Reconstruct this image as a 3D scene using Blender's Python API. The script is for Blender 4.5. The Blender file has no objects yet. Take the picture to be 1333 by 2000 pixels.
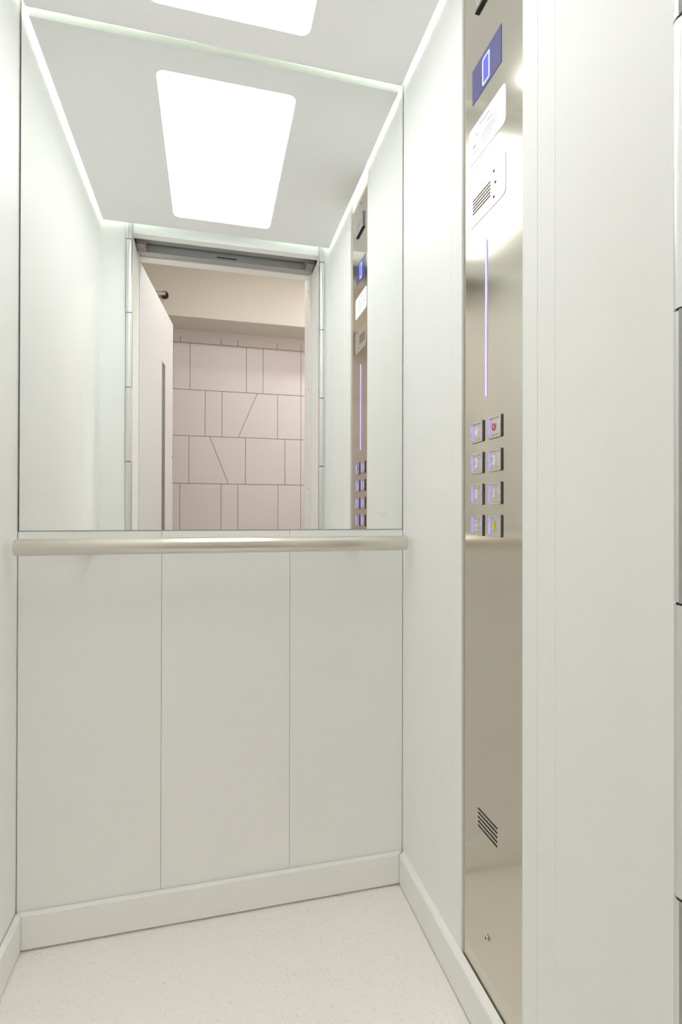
import bpy, bmesh, math, random
from mathutils import Vector, Matrix

random.seed(7)
scene = bpy.context.scene
C = scene.collection
PI = math.pi

# ------------------------------------------------------------------ camera
cam_d = bpy.data.cameras.new('camera')
cam_d.sensor_fit = 'VERTICAL'
cam_d.sensor_height = 36.0
cam_d.lens = 36.0 * 1021.1 / 2000.0
cam_d.clip_start = 0.01
cam = bpy.data.objects.new('camera', cam_d)
C.objects.link(cam)
F = Vector((0.24237949, 0.97017258, 0.00416613))
R = Vector((0.97017698, -0.24238925, 0.00201786))
U = Vector((-0.0029675, -0.0035528, 0.99998929))
M = Matrix((R, U, -F)).transposed().to_4x4()
M.translation = Vector((0.0, -1.308, 0.9692))
cam.matrix_world = M
scene.camera = cam

# ------------------------------------------------------------------ light levels, world, exposure
LAMP = 3.45            # lift ceiling light
LED = 11.0            # strips in the ceiling gap
HALL = 192.0           # landing downlight
scene.view_settings.view_transform = 'Standard'
scene.view_settings.look = 'None'
scene.view_settings.exposure = 0.54
scene.view_settings.gamma = 1.0
scene.view_settings.use_curve_mapping = False
world = bpy.data.worlds.new('world')
scene.world = world
world.use_nodes = True
world.node_tree.nodes['Background'].inputs[0].default_value = (0.05, 0.05, 0.05, 1)
world.node_tree.nodes['Background'].inputs[1].default_value = 1.0
scene.cycles.use_denoising = True
scene.cycles.max_bounces = 18
scene.cycles.diffuse_bounces = 12
scene.cycles.glossy_bounces = 8
scene.cycles.use_adaptive_sampling = True
scene.cycles.adaptive_threshold = 0.06
scene.cycles.adaptive_min_samples = 16
scene.cycles.caustics_reflective = True
scene.cycles.sample_clamp_indirect = 6.0
scene.cycles.blur_glossy = 0.3


# ------------------------------------------------------------------ materials
def mat(name, col, rough=0.5, metal=0.0, spec=0.5, emit=None, estr=0.0, coat=0.0):
    m = bpy.data.materials.new(name)
    m.use_nodes = True
    b = m.node_tree.nodes['Principled BSDF']
    b.inputs['Base Color'].default_value = (*col, 1)
    b.inputs['Roughness'].default_value = rough
    b.inputs['Metallic'].default_value = metal
    b.inputs['Specular IOR Level'].default_value = spec
    if coat:
        b.inputs['Coat Weight'].default_value = coat
        b.inputs['Coat Roughness'].default_value = 0.1
    if emit:
        b.inputs['Emission Color'].default_value = (*emit, 1)
        b.inputs['Emission Strength'].default_value = estr
    return m


def noise_bump(m, scale, strength, dist=0.001, stretch=(1, 1, 1)):
    nt = m.node_tree
    b = nt.nodes['Principled BSDF']
    tc = nt.nodes.new('ShaderNodeTexCoord')
    mp = nt.nodes.new('ShaderNodeMapping')
    mp.inputs['Scale'].default_value = stretch
    nz = nt.nodes.new('ShaderNodeTexNoise')
    nz.inputs['Scale'].default_value = scale
    nz.inputs['Detail'].default_value = 3
    bp = nt.nodes.new('ShaderNodeBump')
    bp.inputs['Strength'].default_value = strength
    bp.inputs['Distance'].default_value = dist
    nt.links.new(tc.outputs['Object'], mp.inputs['Vector'])
    nt.links.new(mp.outputs['Vector'], nz.inputs['Vector'])
    nt.links.new(nz.outputs['Fac'], bp.inputs['Height'])
    nt.links.new(bp.outputs['Normal'], b.inputs['Normal'])
    return nz


def brushed(name, col, rough, stretch, var=0.06):
    m = mat(name, col, rough, 1.0)
    nt = m.node_tree
    b = nt.nodes['Principled BSDF']
    tc = nt.nodes.new('ShaderNodeTexCoord')
    mp = nt.nodes.new('ShaderNodeMapping')
    mp.inputs['Scale'].default_value = stretch
    nz = nt.nodes.new('ShaderNodeTexNoise')
    nz.inputs['Scale'].default_value = 1.0
    nz.inputs['Detail'].default_value = 4
    mr = nt.nodes.new('ShaderNodeMapRange')
    mr.inputs['To Min'].default_value = rough - var
    mr.inputs['To Max'].default_value = rough + var
    nt.links.new(tc.outputs['Object'], mp.inputs['Vector'])
    nt.links.new(mp.outputs['Vector'], nz.inputs['Vector'])
    nt.links.new(nz.outputs['Fac'], mr.inputs['Value'])
    nt.links.new(mr.outputs['Result'], b.inputs['Roughness'])
    return m


def floor_mat():
    m = mat('speckled_vinyl', (0.78, 0.745, 0.67), 0.42, 0, 0.4)
    nt = m.node_tree
    b = nt.nodes['Principled BSDF']
    tc = nt.nodes.new('ShaderNodeTexCoord')
    last = None
    base = nt.nodes.new('ShaderNodeRGB')
    base.outputs[0].default_value = (0.885, 0.862, 0.822, 1)
    last = base.outputs[0]
    for scale, lo, hi, col in ((260, 0.17, 0.21, (0.45, 0.42, 0.36)), (420, 0.2, 0.25, (0.58, 0.54, 0.46)), (330, 0.22, 0.26, (0.92, 0.9, 0.84))):
        v = nt.nodes.new('ShaderNodeTexVoronoi')
        v.inputs['Scale'].default_value = scale
        wn = nt.nodes.new('ShaderNodeTexNoise')
        wn.inputs['Scale'].default_value = scale * 0.35
        wn.inputs['Detail'].default_value = 1
        cr = nt.nodes.new('ShaderNodeMapRange')
        cr.inputs['From Min'].default_value = lo
        cr.inputs['From Max'].default_value = hi
        cr.inputs['To Min'].default_value = 1.0
        cr.inputs['To Max'].default_value = 0.0
        gt = nt.nodes.new('ShaderNodeMapRange')
        gt.inputs['From Min'].default_value = 0.56
        gt.inputs['From Max'].default_value = 0.6
        mul = nt.nodes.new('ShaderNodeMath')
        mul.operation = 'MULTIPLY'
        mx = nt.nodes.new('ShaderNodeMix')
        mx.data_type = 'RGBA'
        nt.links.new(tc.outputs['Object'], v.inputs['Vector'])
        nt.links.new(tc.outputs['Object'], wn.inputs['Vector'])
        nt.links.new(v.outputs['Distance'], cr.inputs['Value'])
        nt.links.new(wn.outputs['Fac'], gt.inputs['Value'])
        nt.links.new(cr.outputs['Result'], mul.inputs[0])
        nt.links.new(gt.outputs['Result'], mul.inputs[1])
        nt.links.new(mul.outputs[0], mx.inputs['Factor'])
        nt.links.new(last, mx.inputs[6])
        mx.inputs[7].default_value = (*col, 1)
        last = mx.outputs[2]
    nt.links.new(last, b.inputs['Base Color'])
    return m


WALLC = (0.918, 0.932, 0.918)
MT = {}
MT['wall'] = mat('cream_laminate', WALLC, 0.5, 0, 0.22)
noise_bump(MT['wall'], 900, 0.03, 0.0002)
MT['seam'] = mat('dark_seam', (0.10, 0.10, 0.09), 0.8)
MT['skirt'] = mat('cream_skirting', (0.90, 0.912, 0.888), 0.38, 0, 0.45)
MT['ceil'] = mat('ceiling_paint', (0.935, 0.95, 0.962), 0.5, 0, 0.4)
MT['steel'] = brushed('brushed_stainless', (0.66, 0.62, 0.535), 0.14, (40, 6, 500), 0.02)
MT['rail'] = mat('satin_stainless', (0.72, 0.685, 0.62), 0.31, 1.0)
MT['satin'] = mat('satin_plate', (0.66, 0.62, 0.55), 0.42, 1.0)
MT['key'] = brushed('key_stainless', (0.70, 0.67, 0.60), 0.28, (60, 60, 600), 0.04)
MT['keyside'] = mat('key_side', (0.16, 0.15, 0.12), 0.6, 0.3)
MT['mirror'] = mat('mirror_silver', (0.945, 0.955, 0.94), 0.0, 1.0)
MT['glassedge'] = mat('mirror_edge', (0.35, 0.42, 0.38), 0.2)
MT['floor'] = floor_mat()
MT['etch'] = mat('etched_glass', (0.72, 0.73, 0.70), 0.7)
MT['lamp'] = mat('lamp_diffuser', (0.9, 0.9, 0.9), 0.5, 0, 0.5, (0.965, 0.985, 0.99), LAMP)
MT['led'] = mat('led_strip_light', (0.9, 0.9, 0.85), 0.5, 0, 0.5, (0.99, 1.0, 0.90), LED)
MT['ledlow'] = mat('dim_led_light', (0.9, 0.9, 0.8), 0.5, 0, 0.5, (1.0, 1.0, 0.60), 1.25)
MT['hall'] = mat('hall_lamp_light', (0.9, 0.9, 0.85), 0.5, 0, 0.5, (1.0, 0.955, 0.94), HALL)
MT['hallfill'] = mat('hall_fill_light', (0.9, 0.9, 0.85), 0.5, 0, 0.5, (1.0, 0.955, 0.94), HALL * 0.58)  # emission of the added fill lamp on the landing
MT['blue'] = mat('blue_light', (0.3, 0.3, 0.8), 0.4, 0, 0.5, (0.24, 0.20, 1.0), 1.05)
MT['bluewhite'] = mat('blue_white_light', (0.6, 0.6, 0.9), 0.4, 0, 0.5, (0.52, 0.48, 1.0), 0.85)
MT['lcd'] = mat('display_glass', (0.03, 0.03, 0.12), 0.2, 0, 0.9, (0.07, 0.07, 0.24), 0.4)
MT['lcdglow'] = mat('display_glow', (0.1, 0.1, 0.4), 0.3, 0, 0.3, (0.06, 0.05, 0.9), 0.7)
MT['lcddigit'] = mat('display_digit', (0.3, 0.3, 0.8), 0.3, 0, 0.3, (0.42, 0.5, 1.0), 0.85)
MT['notice'] = mat('backlit_notice', (0.78, 0.79, 0.82), 0.55, 0, 0.2, (0.96, 0.97, 1.0), 0.18)
MT['print'] = mat('grey_print', (0.42, 0.42, 0.48), 0.6, 0, 0.2, (0.75, 0.75, 0.82), 0.12)
MT['dark'] = mat('black_void', (0.025, 0.024, 0.02), 0.7)
MT['slot'] = mat('slot_shadow', (0.09, 0.065, 0.045), 0.8)
MT['groove'] = mat('plate_outline', (0.30, 0.28, 0.25), 0.6)
MT['graphite'] = mat('graphite_plate', (0.30, 0.30, 0.29), 0.4, 0.6)
MT['white_mark'] = mat('white_marking', (0.93, 0.94, 0.96), 0.5)
MT['red_mark'] = mat('red_marking', (0.55, 0.02, 0.05), 0.4)
MT['yellow_mark'] = mat('yellow_marking', (0.72, 0.62, 0.02), 0.4)
MT['alu'] = mat('satin_aluminium', (0.78, 0.79, 0.79), 0.36, 0.85)
MT['leaf'] = mat('white_door_leaf', (0.90, 0.905, 0.885), 0.4)
MT['gapshade'] = mat('groove_shade', (0.40, 0.40, 0.385), 0.7)  # flat grey for the shade in the hinge grooves
MT['galv'] = mat('galvanised_steel', (0.50, 0.51, 0.51), 0.45, 0.7)
noise_bump(MT['galv'], 60, 0.1, 0.0005)
MT['bracket'] = mat('brown_grey_bracket', (0.36, 0.32, 0.30), 0.55, 0.3)
MT['hallwall'] = mat('landing_plaster', (0.72, 0.69, 0.63), 0.85)
noise_bump(MT['hallwall'], 220, 0.1, 0.0006)
MT['tile'] = mat('pinkish_cladding', (0.745, 0.695, 0.705), 0.55)
noise_bump(MT['tile'], 40, 0.05, 0.0005)
MT['tileline'] = mat('cladding_joint', (0.20, 0.17, 0.16), 0.8)
MT['halldoor'] = mat('landing_door_paint', (0.74, 0.74, 0.745), 0.45)
MT['smoke'] = mat('dark_vision_glass', (0.07, 0.07, 0.065), 0.1)
MT['hallfloor'] = mat('landing_floor_tile', (0.45, 0.42, 0.38), 0.5)


# ------------------------------------------------------------------ helpers
def link(name, me, parent=None):
    o = bpy.data.objects.new(name, me)
    C.objects.link(o)
    if parent is not None:
        o.parent = parent
        o.matrix_parent_inverse = parent_inv(parent)
    return o


def parent_inv(p):
    if p.parent is not None:                              # parts are built in world coordinates
        return Matrix.Identity(4)
    return p.matrix_basis.inverted()


def finish(name, bm, mats, parent=None, smooth=False, bevel=0.0, seg=2, autosm=None):
    me = bpy.data.meshes.new(name)
    bmesh.ops.recalc_face_normals(bm, faces=bm.faces)
    bm.to_mesh(me)
    bm.free()
    for m in (mats if isinstance(mats, (list, tuple)) else [mats]):
        me.materials.append(m)
    if smooth:
        for p in me.polygons:
            p.use_smooth = True
        me.set_sharp_from_angle(angle=math.radians(40))
    o = link(name, me, parent)
    if bevel:
        md = o.modifiers.new('bevel', 'BEVEL')
        md.width = bevel
        md.segments = seg
        md.limit_method = 'ANGLE'
        md.angle_limit = math.radians(40)
    return o


def bx(bm, x0, x1, y0, y1, z0, z1, mi=0):
    vs = [bm.verts.new((x, y, z)) for x in (x0, x1) for y in (y0, y1) for z in (z0, z1)]
    for f in ((0, 1, 3, 2), (4, 6, 7, 5), (0, 4, 5, 1), (2, 3, 7, 6), (0, 2, 6, 4), (1, 5, 7, 3)):
        fc = bm.faces.new([vs[i] for i in f])
        fc.material_index = mi
    return vs


def box(name, x0, x1, y0, y1, z0, z1, m, parent=None, bevel=0.0, seg=2):
    bm = bmesh.new()
    bx(bm, x0, x1, y0, y1, z0, z1)
    return finish(name, bm, m, parent, bevel=bevel, seg=seg)


def cyl(bm, p0, p1, r0, r1=None, n=32, caps=True, mi=0):
    r1 = r0 if r1 is None else r1
    p0, p1 = Vector(p0), Vector(p1)
    d = (p1 - p0).normalized()
    a = d.orthogonal().normalized()
    b = d.cross(a)
    A, B = [], []
    for i in range(n):
        t = 2 * PI * i / n
        v = a * math.cos(t) + b * math.sin(t)
        A.append(bm.verts.new(p0 + v * r0))
        B.append(bm.verts.new(p1 + v * r1))
    for i in range(n):
        j = (i + 1) % n
        f = bm.faces.new((A[i], A[j], B[j], B[i]))
        f.material_index = mi
    if caps:
        bm.faces.new(A[::-1]).material_index = mi
        bm.faces.new(B).material_index = mi


def cylinder(name, p0, p1, r, m, parent=None, n=32, bevel=0.0, r1=None):
    bm = bmesh.new()
    cyl(bm, p0, p1, r, r1, n)
    return finish(name, bm, m, parent, smooth=True, bevel=bevel)


def rrect(w, h, r, n=8, cx=0.0, cy=0.0):
    pts = []
    for sx, sy, a0 in ((1, 1, 0), (-1, 1, 90), (-1, -1, 180), (1, -1, 270)):
        ox, oy = cx + sx * (w / 2 - r), cy + sy * (h / 2 - r)
        for i in range(n + 1):
            t = math.radians(a0 + 90.0 * i / n)
            pts.append((ox + r * math.cos(t), oy + r * math.sin(t)))
    return pts


def extrude_loops(loops, h, fn):
    """solid from an outer loop (and an optional hole loop of equal count); local (u,v,h) -> fn"""
    bm = bmesh.new()
    n = len(loops[0])
    L = []
    for lp in loops:
        L.append(([bm.verts.new(fn(u, v, 0.0)) for u, v in lp], [bm.verts.new(fn(u, v, h)) for u, v in lp]))
    for lo, hi in L:
        for i in range(n):
            j = (i + 1) % n
            bm.faces.new((lo[i], lo[j], hi[j], hi[i]))
    if len(L) == 1:
        bm.faces.new(L[0][0])
        bm.faces.new(L[0][1])
    else:
        for k in (0, 1):
            for i in range(n):
                j = (i + 1) % n
                bm.faces.new((L[0][k][i], L[0][k][j], L[1][k][j], L[1][k][i]))
    return bm


# panel frame: viewer faces +x, so local u (to the viewer's right) runs along -y, v is up, h comes out along -x
PX = 0.502


def pan(h0=0.0):
    return lambda u, v, h: (PX - h0 - h, -u, v)


def plate(name, u0, u1, v0, v1, r, h0, h, m, parent, hole=None, bevel=0.0):
    cx, cy = (u0 + u1) / 2, (v0 + v1) / 2
    loops = [rrect(u1 - u0, v1 - v0, r, 6, cx, cy)]
    if hole is not None:
        k, rr = hole
        loops.append(rrect(u1 - u0 - 2 * k, v1 - v0 - 2 * k, rr, 6, cx, cy))
    return finish(name, extrude_loops(loops, h, pan(h0)), m, parent, bevel=bevel)


def text_mesh(txt, size, depth, fn, name, m, parent, bold=0.0):
    cu = bpy.data.curves.new('text', 'FONT')
    cu.body = txt
    cu.size = size
    cu.align_x = 'CENTER'
    cu.align_y = 'CENTER'
    cu.extrude = depth
    cu.offset = bold
    ob = bpy.data.objects.new('text', cu)
    C.objects.link(ob)
    dg = bpy.context.evaluated_depsgraph_get()
    dg.update()
    me = bpy.data.meshes.new_from_object(ob.evaluated_get(dg))
    bpy.data.objects.remove(ob)
    for v in me.vertices:
        v.co = fn(*v.co)
    me.materials.clear()
    me.materials.append(m)
    me.name = name
    return link(name, me, parent)


def thing(name, label, cat, loc=(0, 0, 0), group=None):
    o = bpy.data.objects.new(name, None)
    C.objects.link(o)
    o.location = loc
    o.empty_display_size = 0.05
    o['label'] = label
    o['category'] = cat
    if group:
        o['group'] = group
    return o


def struct(o, label=None):
    o['kind'] = 'structure'
    if label:
        o['label'] = label
    return o


# ------------------------------------------------------------------ dimensions
XL, XR = -0.419, 0.497        # side wall faces
YF = -0.892                   # door wall face
ZC = 2.0997                   # ceiling panel underside
ZT = 2.22                     # roof of the car
MB = 0.931                    # mirror bottom

# ------------------------------------------------------------------ lift car shell
struct(box('floor', XL - 0.03, XR + 0.03, -1.02, 0.03, -0.04, 0.0, MT['floor']))

# back wall: three laminate panels below the mirror, dark joints between them
bm = bmesh.new()
for x0, x1 in ((-0.4168, -0.1125), (-0.1117, 0.1941), (0.1949, 0.4952)):
    bx(bm, x0, x1, 0.0, 0.016, 0.0, MB - 0.002)
bx(bm, XL - 0.03, XR + 0.03, 0.016, 0.03, 0.0, 2.1, 1)
bx(bm, XL - 0.03, XR + 0.03, 0.016, 0.03, 2.1, ZT, 0)
wb = finish('wall_back', bm, [MT['wall'], MT['seam']], bevel=0.0006, seg=1)
struct(wb)

# left wall: vertical panels with fine joints
bm = bmesh.new()
edges = (0.012, -0.289, -0.611, -0.93)
for a, b in zip(edges[:-1], edges[1:]):
    bx(bm, XL - 0.018, XL, b, a, 0.0, ZT)
bx(bm, XL - 0.03, XL - 0.018, -0.93, 0.03, 0.0, ZT, 1)
struct(finish('wall_left', bm, [MT['wall'], MT['wall']], bevel=0.0012, seg=2))

# right wall with the niche for the control panel
bm = bmesh.new()
for a, b in ((0.012, -0.2865), (-0.2865, -0.3325), (-0.5470, -0.5878), (-0.5883, -0.6318), (-0.6318, -0.93)):
    bx(bm, XR, XR + 0.018, b, a, 0.0, ZT)
bx(bm, XR + 0.018, XR + 0.03, -0.93, 0.03, 0.0, ZT, 1)
struct(finish('wall_right', bm, [MT['wall'], MT['wall']], bevel=0.0016, seg=3))

# door wall: two returns and a lintel
bm = bmesh.new()
bx(bm, XL - 0.02, -0.327, YF - 0.03, YF, 0.0, ZT)
bx(bm, 0.474, XR + 0.02, YF - 0.03, YF, 0.0, ZT)
bx(bm, -0.327, 0.474, YF - 0.040, YF, 2.079, ZT)
struct(finish('wall_front', bm, MT['wall'], bevel=0.0015))

# skirtings
def skirt(name, poly, z0=0.004, z1=0.0816):
    bm = bmesh.new()
    lo = [bm.verts.new((x, y, z0)) for x, y in poly]
    hi = [bm.verts.new((x, y, z1)) for x, y in poly]
    n = len(poly)
    for i in range(n):
        j = (i + 1) % n
        bm.faces.new((lo[i], lo[j], hi[j], hi[i]))
    bm.faces.new(lo)
    bm.faces.new(hi)
    return struct(finish(name, bm, MT['skirt'], bevel=0.0035, seg=3))


T = 0.0165
skirt('baseboard_back', [(XL + 0.001, -0.0015), (XR - 0.001, -0.0015), (XR - T, -T), (XL + T, -T)])
skirt('baseboard_left', [(XL + 0.0015, -0.002), (XL + T - 0.0004, -T - 0.0004), (XL + T - 0.0004, -0.89), (XL + 0.0015, -0.89)])
skirt('baseboard_right', [(XR + 0.0035, -0.002), (XR - T + 0.0004, -T - 0.0004), (XR - T + 0.0004, -0.84), (XR + 0.0035, -0.84)])

# suspended ceiling with an opening for the lamp
LX0, LX1, LY0, LY1 = -0.1385, 0.2235, -0.0905, -0.770
CX0, CX1, CY0, CY1 = -0.4044, 0.4862, -0.0115, -0.858
lcx, lcy = (LX0 + LX1) / 2, (LY0 + LY1) / 2
inner = rrect(LX1 - LX0, LY0 - LY1, 0.022, 8, lcx, lcy)
outer = rrect(CX1 - CX0, CY0 - CY1, 0.0008, 8, (CX0 + CX1) / 2, (CY0 + CY1) / 2)
bm = extrude_loops([outer, inner], 0.018, lambda u, v, h: (u, v, ZC + h))
struct(finish('ceiling', bm, MT['ceil']))
struct(box('ceiling_roof', XL - 0.03, XR + 0.03, -0.93, 0.03, ZT, ZT + 0.02, MT['ceil']))

# ------------------------------------------------------------------ lamp in the ceiling
lamp = thing('ceiling_light', 'large rounded rectangular white ceiling light glowing in the lift ceiling', 'ceiling light', (lcx, lcy, ZC))
finish('diffuser', extrude_loops([rrect(LX1 - LX0 - 0.001, LY0 - LY1 - 0.001, 0.0215, 8, lcx, lcy)], 0.004, lambda u, v, h: (u, v, ZC + 0.002 + h)), MT['lamp'], lamp)
finish('housing', extrude_loops([rrect(LX1 - LX0 + 0.03, LY0 - LY1 + 0.03, 0.03, 8, lcx, lcy)], 0.05, lambda u, v, h: (u, v, ZC + 0.0185 + h)), MT['ceil'], lamp)

# LED strips lying on the ceiling edges
def led_strip(label, x0, x1, y0, y1, m='led'):
    t = thing('led_strip', label, 'light strip', ((x0 + x1) / 2, (y0 + y1) / 2, ZC + 0.018), 'light strips in the ceiling gaps')
    box('light_tape', x0, x1, y0, y1, ZC + 0.0225, ZC + 0.029, MT[m], t)
    box('tape_channel', x0 - 0.001, x1 + 0.001, y0, y1, ZC + 0.0182, ZC + 0.0222, MT['alu'], t)


led_strip('hidden light strip glowing in the gap between ceiling and left wall', -0.4000, -0.3920, -0.845, -0.03)
led_strip('hidden light strip glowing in the gap between ceiling and right wall', 0.4740, 0.4820, -0.845, -0.03)

led_strip('dim light strip in the gap between ceiling and mirror', -0.37, 0.45, -0.034, -0.028, 'ledlow')

# ------------------------------------------------------------------ mirror
mi = thing('wall_mirror', 'large frameless wall mirror filling the back wall above the handrail', 'mirror', (0.04, 0.0, MB))
box('mirror_glass', -0.4150, 0.4942, 0.0, 0.005, MB, 2.165, MT['mirror'], mi)
box('bottom_edge', -0.4150, 0.4942, -0.0008, 0.0055, MB - 0.0018, MB, MT['glassedge'], mi)

bm = bmesh.new()
for x0, x1, z in ((0.4235, 0.4650, 0.9746), (0.4325, 0.4560, 0.9690), (0.4325, 0.4590, 0.9640)):
    bx(bm, x0, x1, -0.0004, 0.0, z - 0.0006, z + 0.0006)
finish('etched_mark', bm, MT['etch'], mi)

# ------------------------------------------------------------------ handrail
hr = thing('handrail', 'round brushed steel handrail across the back wall under the mirror', 'handrail', (0.04, -0.055, 0.8965))
bm = bmesh.new()
rr = 0.0182
prof = [(-0.4035, 0.010), (-0.4050, 0.0140), (-0.4032, rr * 0.94), (-0.3995, rr), (0.4785, rr), (0.4825, rr * 0.94), (0.4842, 0.0140), (0.4828, 0.010)]
rings = []
for x, r in prof:
    rings.append([bm.verts.new((x, -0.060 + r * math.cos(2 * PI * i / 48), 0.8965 + r * math.sin(2 * PI * i / 48))) for i in range(48)])
for a, b in zip(rings[:-1], rings[1:]):
    for i in range(48):
        j = (i + 1) % 48
        bm.faces.new((a[i], a[j], b[j], b[i]))
bm.faces.new(rings[0])
bm.faces.new(rings[-1])
finish('rail_tube', bm, MT['rail'], hr, smooth=True)
for x in (-0.27, 0.352):
    br = cylinder('wall_bracket', (x, -0.052, 0.8910), (x, -0.0005, 0.8885), 0.0075, MT['rail'], hr, 24)
    cylinder('bracket_flange', (x, -0.006, 0.8885), (x, -0.0004, 0.8885), 0.0150, MT['rail'], br, 32)

# ------------------------------------------------------------------ control panel
cp = thing('control_panel', 'tall brushed steel lift control panel with lit buttons set in the right wall', 'control panel', (PX, -0.435, 0.02))
box('face_plate', PX, PX + 0.003, -0.5462, -0.3333, 0.012, ZT - 0.03, MT['steel'], cp)

# floor display
dsp = plate('display', 0.3693, 0.4754, 1.7775, 1.8460, 0.0006, 0.0, 0.0008, MT['lcd'], cp)
finish('digit_glow', extrude_loops([rrect(0.019, 0.045, 0.004, 6, 0.4222, 1.810)], 0.0003, pan(0.0008)), MT['lcdglow'], dsp)
bm = extrude_loops([rrect(0.0270, 0.0520, 0.004, 6, 0.4222, 1.810), rrect(0.0190, 0.0440, 0.002, 6, 0.4222, 1.810)], 0.0004, pan(0.0009))
dg0 = finish('digit', bm, MT['lcddigit'], dsp)
dg0['label'] = 'glowing blue outlined digit 0'

# backlit notice with fine print
nt_ = plate('notice_plate', 0.3548, 0.4897, 1.6600, 1.7318, 0.010, 0.0, 0.0010, MT['notice'], cp)
bm = bmesh.new()
for (u0, u1, v, h) in ((0.400, 0.436, 1.7200, 0.0032), (0.383, 0.392, 1.7080, 0.004), (0.428, 0.446, 1.7060, 0.003), (0.373, 0.384, 1.6905, 0.006),
                       (0.405, 0.462, 1.6960, 0.0014), (0.405, 0.455, 1.6910, 0.0014), (0.405, 0.460, 1.6860, 0.0014), (0.372, 0.392, 1.6780, 0.0018),
                       (0.405, 0.448, 1.6790, 0.0014)):
    vs = [bm.verts.new(pan(0.0013)(u, vv, 0)) for u, vv in ((u0, v - h / 2), (u1, v - h / 2), (u1, v + h / 2), (u0, v + h / 2))]
    bm.faces.new(vs)
finish('fine_print', bm, MT['print'], nt_)

# intercom plate: slots and pinholes
ic = plate('intercom_plate', 0.3600, 0.4898, 1.5345, 1.6100, 0.011, 0.0, 0.0009, MT['satin'], cp, bevel=0.0003)
finish('plate_outline', extrude_loops([rrect(0.1310, 0.0767, 0.0115, 6, 0.4249, 1.57225), rrect(0.1292, 0.0749, 0.0106, 6, 0.4249, 1.57225)], 0.0003, pan(0.0)), MT['groove'], ic)
for k in range(5):
    v = 1.5853 - k * 0.00633
    plate('speaker_slot', 0.3719, 0.4389, v - 0.0014, v + 0.0014, 0.0012, 0.0009, 0.0003, MT['slot'], ic)
for u, v in ((0.4505, 1.5970), (0.4559, 1.5740), (0.4505, 1.5500)):
    cylinder('pinhole', (PX - 0.0008, -u, v), (PX - 0.0013, -u, v), 0.0026, MT['dark'], ic, 16)

# vertical light line
ls = plate('light_line', 0.4205, 0.4266, 1.1895, 1.4861, 0.0030, 0.0, 0.0012, MT['blue'], cp)
plate('light_core', 0.4223, 0.4248, 1.1915, 1.4841, 0.0012, 0.0012, 0.0005, MT['bluewhite'], ls)

# top plaque
pq = plate('plaque', 0.3868, 0.4708, 1.9450, 1.9980, 0.0015, 0.0, 0.0045, MT['graphite'], cp)
plate('plaque_face', 0.3900, 0.4676, 1.9480, 1.9950, 0.001, 0.0045, 0.0006, MT['galv'], pq)
plate('plaque_shadow', 0.3868, 0.4708, 1.9425, 1.9450, 0.0006, 0.0, 0.0048, MT['dark'], pq)  # black strip painted in as the shadow below the plaque

for k in range(4):
    plate('engraved_mark', 0.3990 + k * 0.016, 0.4070 + k * 0.016, 1.9560, 1.9850, 0.001, 0.0051, 0.0002, MT['graphite'], pq)

# screws
for v in (2.050, 0.1832):
    sc_ = cylinder('screw', (PX, -0.4292, v), (PX - 0.004, -0.4292, v), 0.0052, MT['rail'], cp, 24, bevel=0.0012)
    cylinder('screw_socket', (PX - 0.0036, -0.4292, v), (PX - 0.0043, -0.4292, v), 0.0024, MT['dark'], sc_, 6)

# lower vent slots
for k in range(5):
    v = 0.4043 - k * 0.0081
    plate('vent_slot', 0.3934, 0.4628, v - 0.0016, v + 0.0016, 0.0014, 0.0, 0.0004, MT['dark'], cp)


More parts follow.
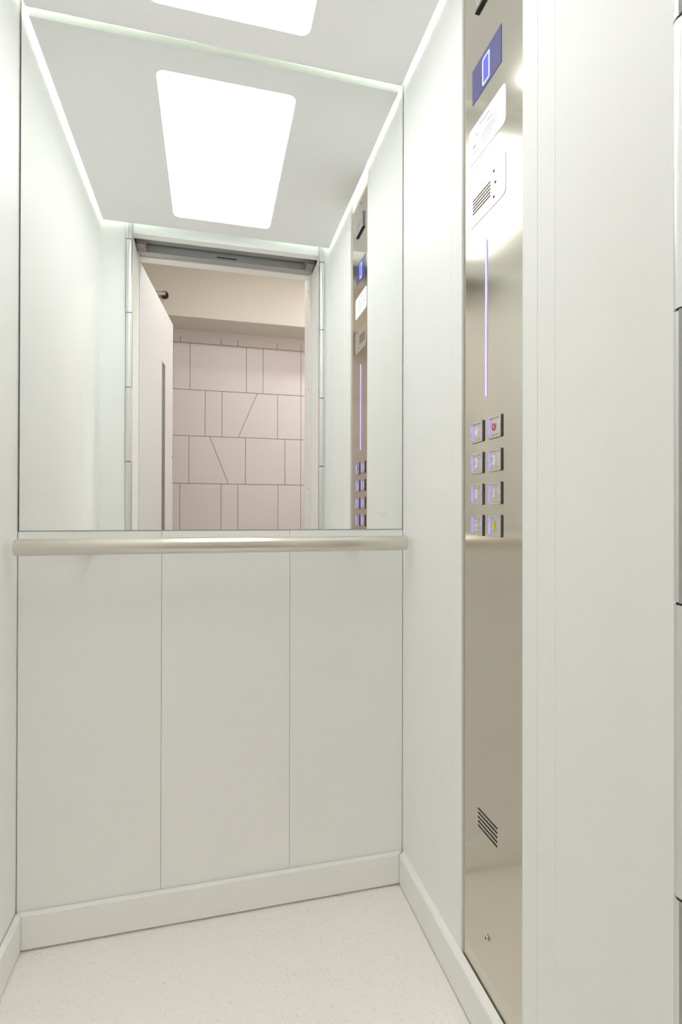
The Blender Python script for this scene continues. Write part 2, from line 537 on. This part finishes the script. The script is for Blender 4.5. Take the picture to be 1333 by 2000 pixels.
# buttons
def push_button(u0, v0, kind, label):
    W_, H_ = 0.0462, 0.0405
    uc, vc = u0 + W_ / 2, v0
    outer = rrect(W_, H_, 0.0022, 6, uc, vc)
    inn = rrect(W_ - 0.0095, H_ - 0.0085, 0.0012, 6, uc, vc)
    bm = extrude_loops([outer, inn], 0.0030, pan(0.0))
    me_faces = list(bm.faces)
    bm.normal_update()
    for f in me_faces:                                  # dark outer flank on the bezel
        c = f.calc_center_median()
        if abs(f.normal.x) < 0.3 and (abs(-c.y - uc) > W_ / 2 - 0.0025 or abs(c.z - vc) > H_ / 2 - 0.0025):
            f.material_index = 1
    b = finish('push_button', bm, [MT['key'], MT['keyside']], cp)
    b['label'] = label
    for e in (-1, 1):                                   # lit slits along both upright sides of the key
        a, c = sorted((uc + e * (W_ / 2 - 0.0049), uc + e * (W_ / 2 - 0.0056)))
        plate('light_bar', a, c, vc - H_ / 2 + 0.0052, vc + H_ / 2 - 0.0052, 0.0003, 0.0, 0.0029, MT['blue'], b)
    finish('key_cap', extrude_loops([rrect(W_ - 0.0128, H_ - 0.0118, 0.0015, 6, uc, vc)], 0.0012, pan(0.0)), MT['key'], b)
    fn = lambda x, y, z: (PX - 0.0014 - z, -(uc - 0.0030 + x * 0.95), vc + y)
    if kind in '01234':
        text_mesh(kind, 0.0235, 0.0002, fn, 'numeral', MT['white_mark'], b, 0.0007)
    elif kind == 'stop':
        n = 40
        ell = [(0.0068 * math.cos(2 * PI * i / n), 0.0068 * math.sin(2 * PI * i / n)) for i in range(n)]
        s = finish('stop_symbol', extrude_loops([ell], 0.0003, lambda x, y, h: fn(x, y, h)), MT['red_mark'], b)
        bm = bmesh.new()
        for pts in (((-0.003, 0.0012), (0.0026, 0.0036), (0.003, 0.0022), (-0.0024, -0.0002)), ((-0.003, -0.0012), (0.0022, -0.0042), (0.003, -0.0028), (-0.0022, 0.0002))):
            bm.faces.new([bm.verts.new(fn(x, y, 0.0005)) for x, y in pts])
        finish('stop_slash', bm, MT['white_mark'], b)
    elif kind == 'bell':
        pr = [(-0.0058, -0.0044), (-0.0048, -0.0034), (-0.0042, 0.0015), (-0.0030, 0.0046), (-0.0008, 0.0060), (0.0, 0.0076), (0.0008, 0.0060),
              (0.0030, 0.0046), (0.0042, 0.0015), (0.0048, -0.0034), (0.0058, -0.0044), (0.0018, -0.0044), (0.0014, -0.0066), (-0.0014, -0.0066), (-0.0018, -0.0044)]
        finish('bell_symbol', extrude_loops([pr], 0.0003, lambda x, y, h: fn(x * 1.3, y * 1.3, h)), MT['yellow_mark'], b)
    elif kind == 'door':
        bm = bmesh.new()
        tri = (((-0.0012, 0.0), (-0.0062, 0.0038), (-0.0062, -0.0038)), ((0.0012, 0.0), (0.0062, 0.0038), (0.0062, -0.0038)))
        bars = (((-0.0007, -0.0072), (0.0007, -0.0072), (0.0007, 0.0072), (-0.0007, 0.0072)),
                ((-0.0075, 0.006), (0.0075, 0.006), (0.0075, 0.0072), (-0.0075, 0.0072)), ((-0.0075, -0.0072), (0.0075, -0.0072), (0.0075, -0.006), (-0.0075, -0.006)))
        for pts in tri + bars:
            bm.faces.new([bm.verts.new(fn(x * 1.15, y * 1.25, 0.0003)) for x, y in pts])
        finish('door_symbol', bm, MT['white_mark'], b)


rows = (1.1285, 1.0680, 1.0078, 0.9485)
kinds = (('4', 'steel button marked 4 with blue lit edge', 'stop', 'steel stop button with red round symbol'),
         ('2', 'steel button marked 2 with blue lit edge', '3', 'steel button marked 3 with blue lit edge'),
         ('0', 'steel button marked 0 with blue lit edge', '1', 'steel button marked 1 with blue lit edge'),
         ('door', 'steel door button with white arrows', 'bell', 'steel alarm button with yellow bell'))
for z, (ka, la, kb, lb) in zip(rows, kinds):
    push_button(0.3672, z, ka, la)
    push_button(0.4318, z, kb, lb)

# ------------------------------------------------------------------ folding car doors beside the entrance
def folding_door(side, label):
    x = -0.3135 if side < 0 else 0.4615
    d = thing('folding_door', label, 'lift door', (x, -0.98, 0.0), 'folded car doors')
    s = -side                                             # towards the opening
    fx = x + s * 0.0105
    xs = sorted((fx, fx - s * 0.022))
    box('door_leaf', xs[0], xs[1], -1.075, -0.902, 0.012, 2.078, MT['leaf'], d, bevel=0.0015)
    zs = [2.117, 2.046, 1.7571, 1.4648, 1.1735, 0.881, 0.589, 0.297, 0.012]
    for i, (a, b) in enumerate(zip(zs[:-1], zs[1:])):
        bm = bmesh.new()
        cyl(bm, (x, -0.8855, b + 0.0015), (x, -0.8855, a - 0.0015), 0.0112, n=40)
        if i % 2:                                          # the wing that joins this knuckle to the leaf
            q = sorted((x + s * 0.0105, x + s * 0.004))
            bx(bm, q[0], q[1], -0.905, -0.8855, b + 0.0015, a - 0.0015)
        finish('hinge_knuckle', bm, MT['alu'], d, smooth=True)
        e = s if i % 2 == 0 else -s
        q = sorted((x + e * 0.0108, x + e * 0.0126))
        box('hinge_gap_shade', q[0], q[1], -0.8925, -0.8880, b + 0.001, a - 0.001, MT['gapshade'], d)  # thin strip colouring in the shaded groove beside each knuckle
    cylinder('hinge_pin', (x, -0.8855, 0.012), (x, -0.8855, 2.110), 0.0092, MT['dark'], d, 24)
    q = sorted((fx + s * 0.0005, fx + s * 0.036))
    box('pivot_bracket', q[0], q[1], -1.0565, -0.985, 2.084, 2.1205, MT['bracket'], d, bevel=0.001)


folding_door(-1, 'white folded lift door with knuckle hinge on the left side of the mirrored doorway')
folding_door(1, 'white folded lift door with knuckle hinge on the right side of the mirrored doorway')

# ------------------------------------------------------------------ landing entrance head
bm = bmesh.new()
bx(bm, -0.34, 0.49, -1.050, -0.9325, 2.121, 2.2, 0)     # plate over the folded doors
bx(bm, -0.34, 0.49, -1.058, -1.050, 2.128, 2.2, 1)      # dark joint
bx(bm, -0.34, 0.49, -1.098, -1.058, 2.088, 2.2, 0)      # landing head, grey face
bx(bm, -0.34, 0.49, -1.102, -1.098, 2.092, 2.2, 1)
bx(bm, 0.024, 0.110, -1.0582, -1.0575, 2.0985, 2.1035, 1)
struct(finish('trim_1', bm, [MT['galv'], MT['dark']], bevel=0.0008, seg=1))
bm = bmesh.new()
bx(bm, -0.36, 0.50, -1.152, -1.102, 2.084, 2.3, 0)       # white frame head
bx(bm, 0.449, 0.50, -1.235, -1.088, 0.0, 2.3, 0)         # right jamb
bx(bm, -0.36, -0.303, -1.095, -1.078, 0.0, 2.3, 0)
bx(bm, -0.40, -0.352, -1.152, -1.095, 0.0, 2.3, 0)       # left jamb
tr2 = struct(finish('trim_2', bm, MT['leaf'], bevel=0.001, seg=1))
for z in (2.0231, 1.561, 1.09, 0.62):
    cylinder('screw', (0.4492, -1.135, z), (0.4482, -1.135, z), 0.0032, MT['dark'], tr2, 16)
struct(box('floor_landing', -1.10, 1.75, -2.80, -1.02, -0.04, 0.0, MT['hallfloor']))

# landing room
bm = bmesh.new()
bx(bm, -1.10, -0.36, -1.152, -1.06, 0.0, 2.75)
bx(bm, 0.50, 1.75, -1.152, -1.06, 0.0, 2.75)
bx(bm, -0.36, 0.50, -1.152, -1.06, 2.3, 2.75)
struct(finish('wall_landing_front', bm, MT['hallwall']))
struct(box('wall_landing_left', -1.14, -1.10, -2.80, -1.06, 0.0, 2.75, MT['hallwall']))
struct(box('wall_landing_right', 1.75, 1.79, -2.80, -1.06, 0.0, 2.75, MT['hallwall']))
struct(box('ceiling_landing', -1.14, 1.79, -2.80, -1.06, 2.75, 2.79, MT['hallwall']))
struct(box('wall_landing_bulkhead', -1.10, 1.75, -2.76, -2.49, 2.347, 2.75, MT['hallwall']))

# clad far wall with its irregular joints
bm = bmesh.new()
YW = -2.76
bx(bm, -1.10, 1.75, YW - 0.04, YW, 0.0, 2.347, 0)


def joint(x0, z0, x1, z1, w=0.0038):
    d = Vector((x1 - x0, 0, z1 - z0)).normalized()
    n = Vector((-d.z, 0, d.x)) * (w / 2)
    P = [Vector((x0, YW + 0.0006, z0)), Vector((x1, YW + 0.0006, z1))]
    bm.faces.new([bm.verts.new(q) for q in (P[0] - n, P[1] - n, P[1] + n, P[0] + n)]).material_index = 1


ZR = [2.2497, 1.8998, 1.5541, 1.1972, 0.848, 0.498, 0.148]
for z in ZR:
    joint(-1.10, z, 1.75, z, 0.0042)
for x in (-0.2215, 0.0750, 0.1992, 0.5014):
    joint(x, 2.300, x, ZR[0])
for x in (-0.275, -0.1526, 0.2648, 0.3916, 0.85):
    joint(x, ZR[0], x, ZR[1])
for x in (-0.041, 0.083, 0.5043, 0.95):
    joint(x, ZR[1], x, ZR[2])
joint(0.3483, ZR[1], 0.2046, ZR[2])
for x in (-0.2755, -0.1582, 0.2598, 0.5632, 0.9):
    joint(x, ZR[2], x, ZR[3])
joint(-0.0077, ZR[2], 0.1316, ZR[3])
for x in (-0.2217, 0.0771, 0.2022, 0.5090, 0.98):
    joint(x, ZR[3], x, ZR[4])
for x in (-0.1, 0.26, 0.40, 0.8):
    joint(x, ZR[4], x, ZR[5])
for x in (-0.25, 0.12, 0.55):
    joint(x, ZR[5], x, ZR[6])
joint(0.688, 2.298, 0.690, 0.0, 0.0036)
struct(finish('wall_landing_far', bm, [MT['tile'], MT['tileline']]))

# ------------------------------------------------------------------ open landing door
ang = math.radians(6.4)
dr = bpy.data.objects.new('door_1', None)
C.objects.link(dr)
dr.location = (-0.300, -1.098, 0.0)
dr.rotation_euler = (0, 0, ang)
struct(dr, 'open white swing door of the lift landing seen in the mirror')
dr['category'] = 'door'


def dbox(name, x0, x1, l0, l1, z0, z1, m, bevel=0.0, parent=None):
    bm = bmesh.new()
    bx(bm, x0, x1, -l1, -l0, z0, z1)
    me = bpy.data.meshes.new(name)
    bmesh.ops.recalc_face_normals(bm, faces=bm.faces)
    bm.to_mesh(me)
    bm.free()
    me.materials.append(m)
    o = bpy.data.objects.new(name, me)
    C.objects.link(o)
    o.parent = parent or dr
    if bevel:
        md = o.modifiers.new('bevel', 'BEVEL')
        md.width = bevel
        md.segments = 2
    return o


dbox('leaf', -0.042, 0.0, 0.004, 0.772, 0.01, 2.066, MT['halldoor'], 0.002)
vp = dbox('vision_panel', -0.03, 0.0004, 0.468, 0.541, 0.70, 1.765, MT['smoke'])
vp['label'] = 'narrow dark vertical glass slit in the door'
vf = dbox('panel_rim', -0.02, 0.0012, 0.462, 0.468, 0.694, 1.771, MT['galv'], 0, vp)
dbox('panel_rim', -0.02, 0.0012, 0.541, 0.547, 0.694, 1.771, MT['galv'], 0, vp)
lk = dbox('lock_stud', -0.02, 0.004, 0.748, 0.754, 1.29, 1.30, MT['galv'])

# wall fitting on the bulkhead
wf = thing('wall_fitting', 'small dark round wall fitting with short stub above the open landing door', 'wall fitting', (-0.312, -2.49, 2.478))
cylinder('rose', (-0.311, -2.4895, 2.478), (-0.311, -2.470, 2.478), 0.0245, MT['dark'], wf, 32, bevel=0.002)
cylinder('rose_boss', (-0.311, -2.4715, 2.480), (-0.311, -2.452, 2.480), 0.011, MT['rail'], wf, 24)
cylinder('stub_arm', (-0.311, -2.462, 2.478), (-0.385, -2.455, 2.476), 0.011, MT['rail'], wf, 24, bevel=0.001, r1=0.015)

# landing lamps above (they light the landing wall)
def downlight(x, y, label, m):
    hl = thing('ceiling_downlight', label, 'ceiling light', (x, y, 2.75), 'landing downlights')
    cylinder('lamp_face', (x, y, 2.744), (x, y, 2.741), 0.075, MT[m], hl, 32)
    bm = bmesh.new()
    cyl(bm, (x, y, 2.7495), (x, y, 2.744), 0.09, n=32)
    finish('trim_ring', bm, MT['leaf'], hl, smooth=True)


downlight(1.40, -2.14, 'round downlight in the landing ceiling beside the bulkhead outside the lift', 'hall')
downlight(0.30, -1.50, 'unseen fill lamp added in the landing ceiling near the lift entrance', 'hallfill')  # out of view, added as fill to even out the light
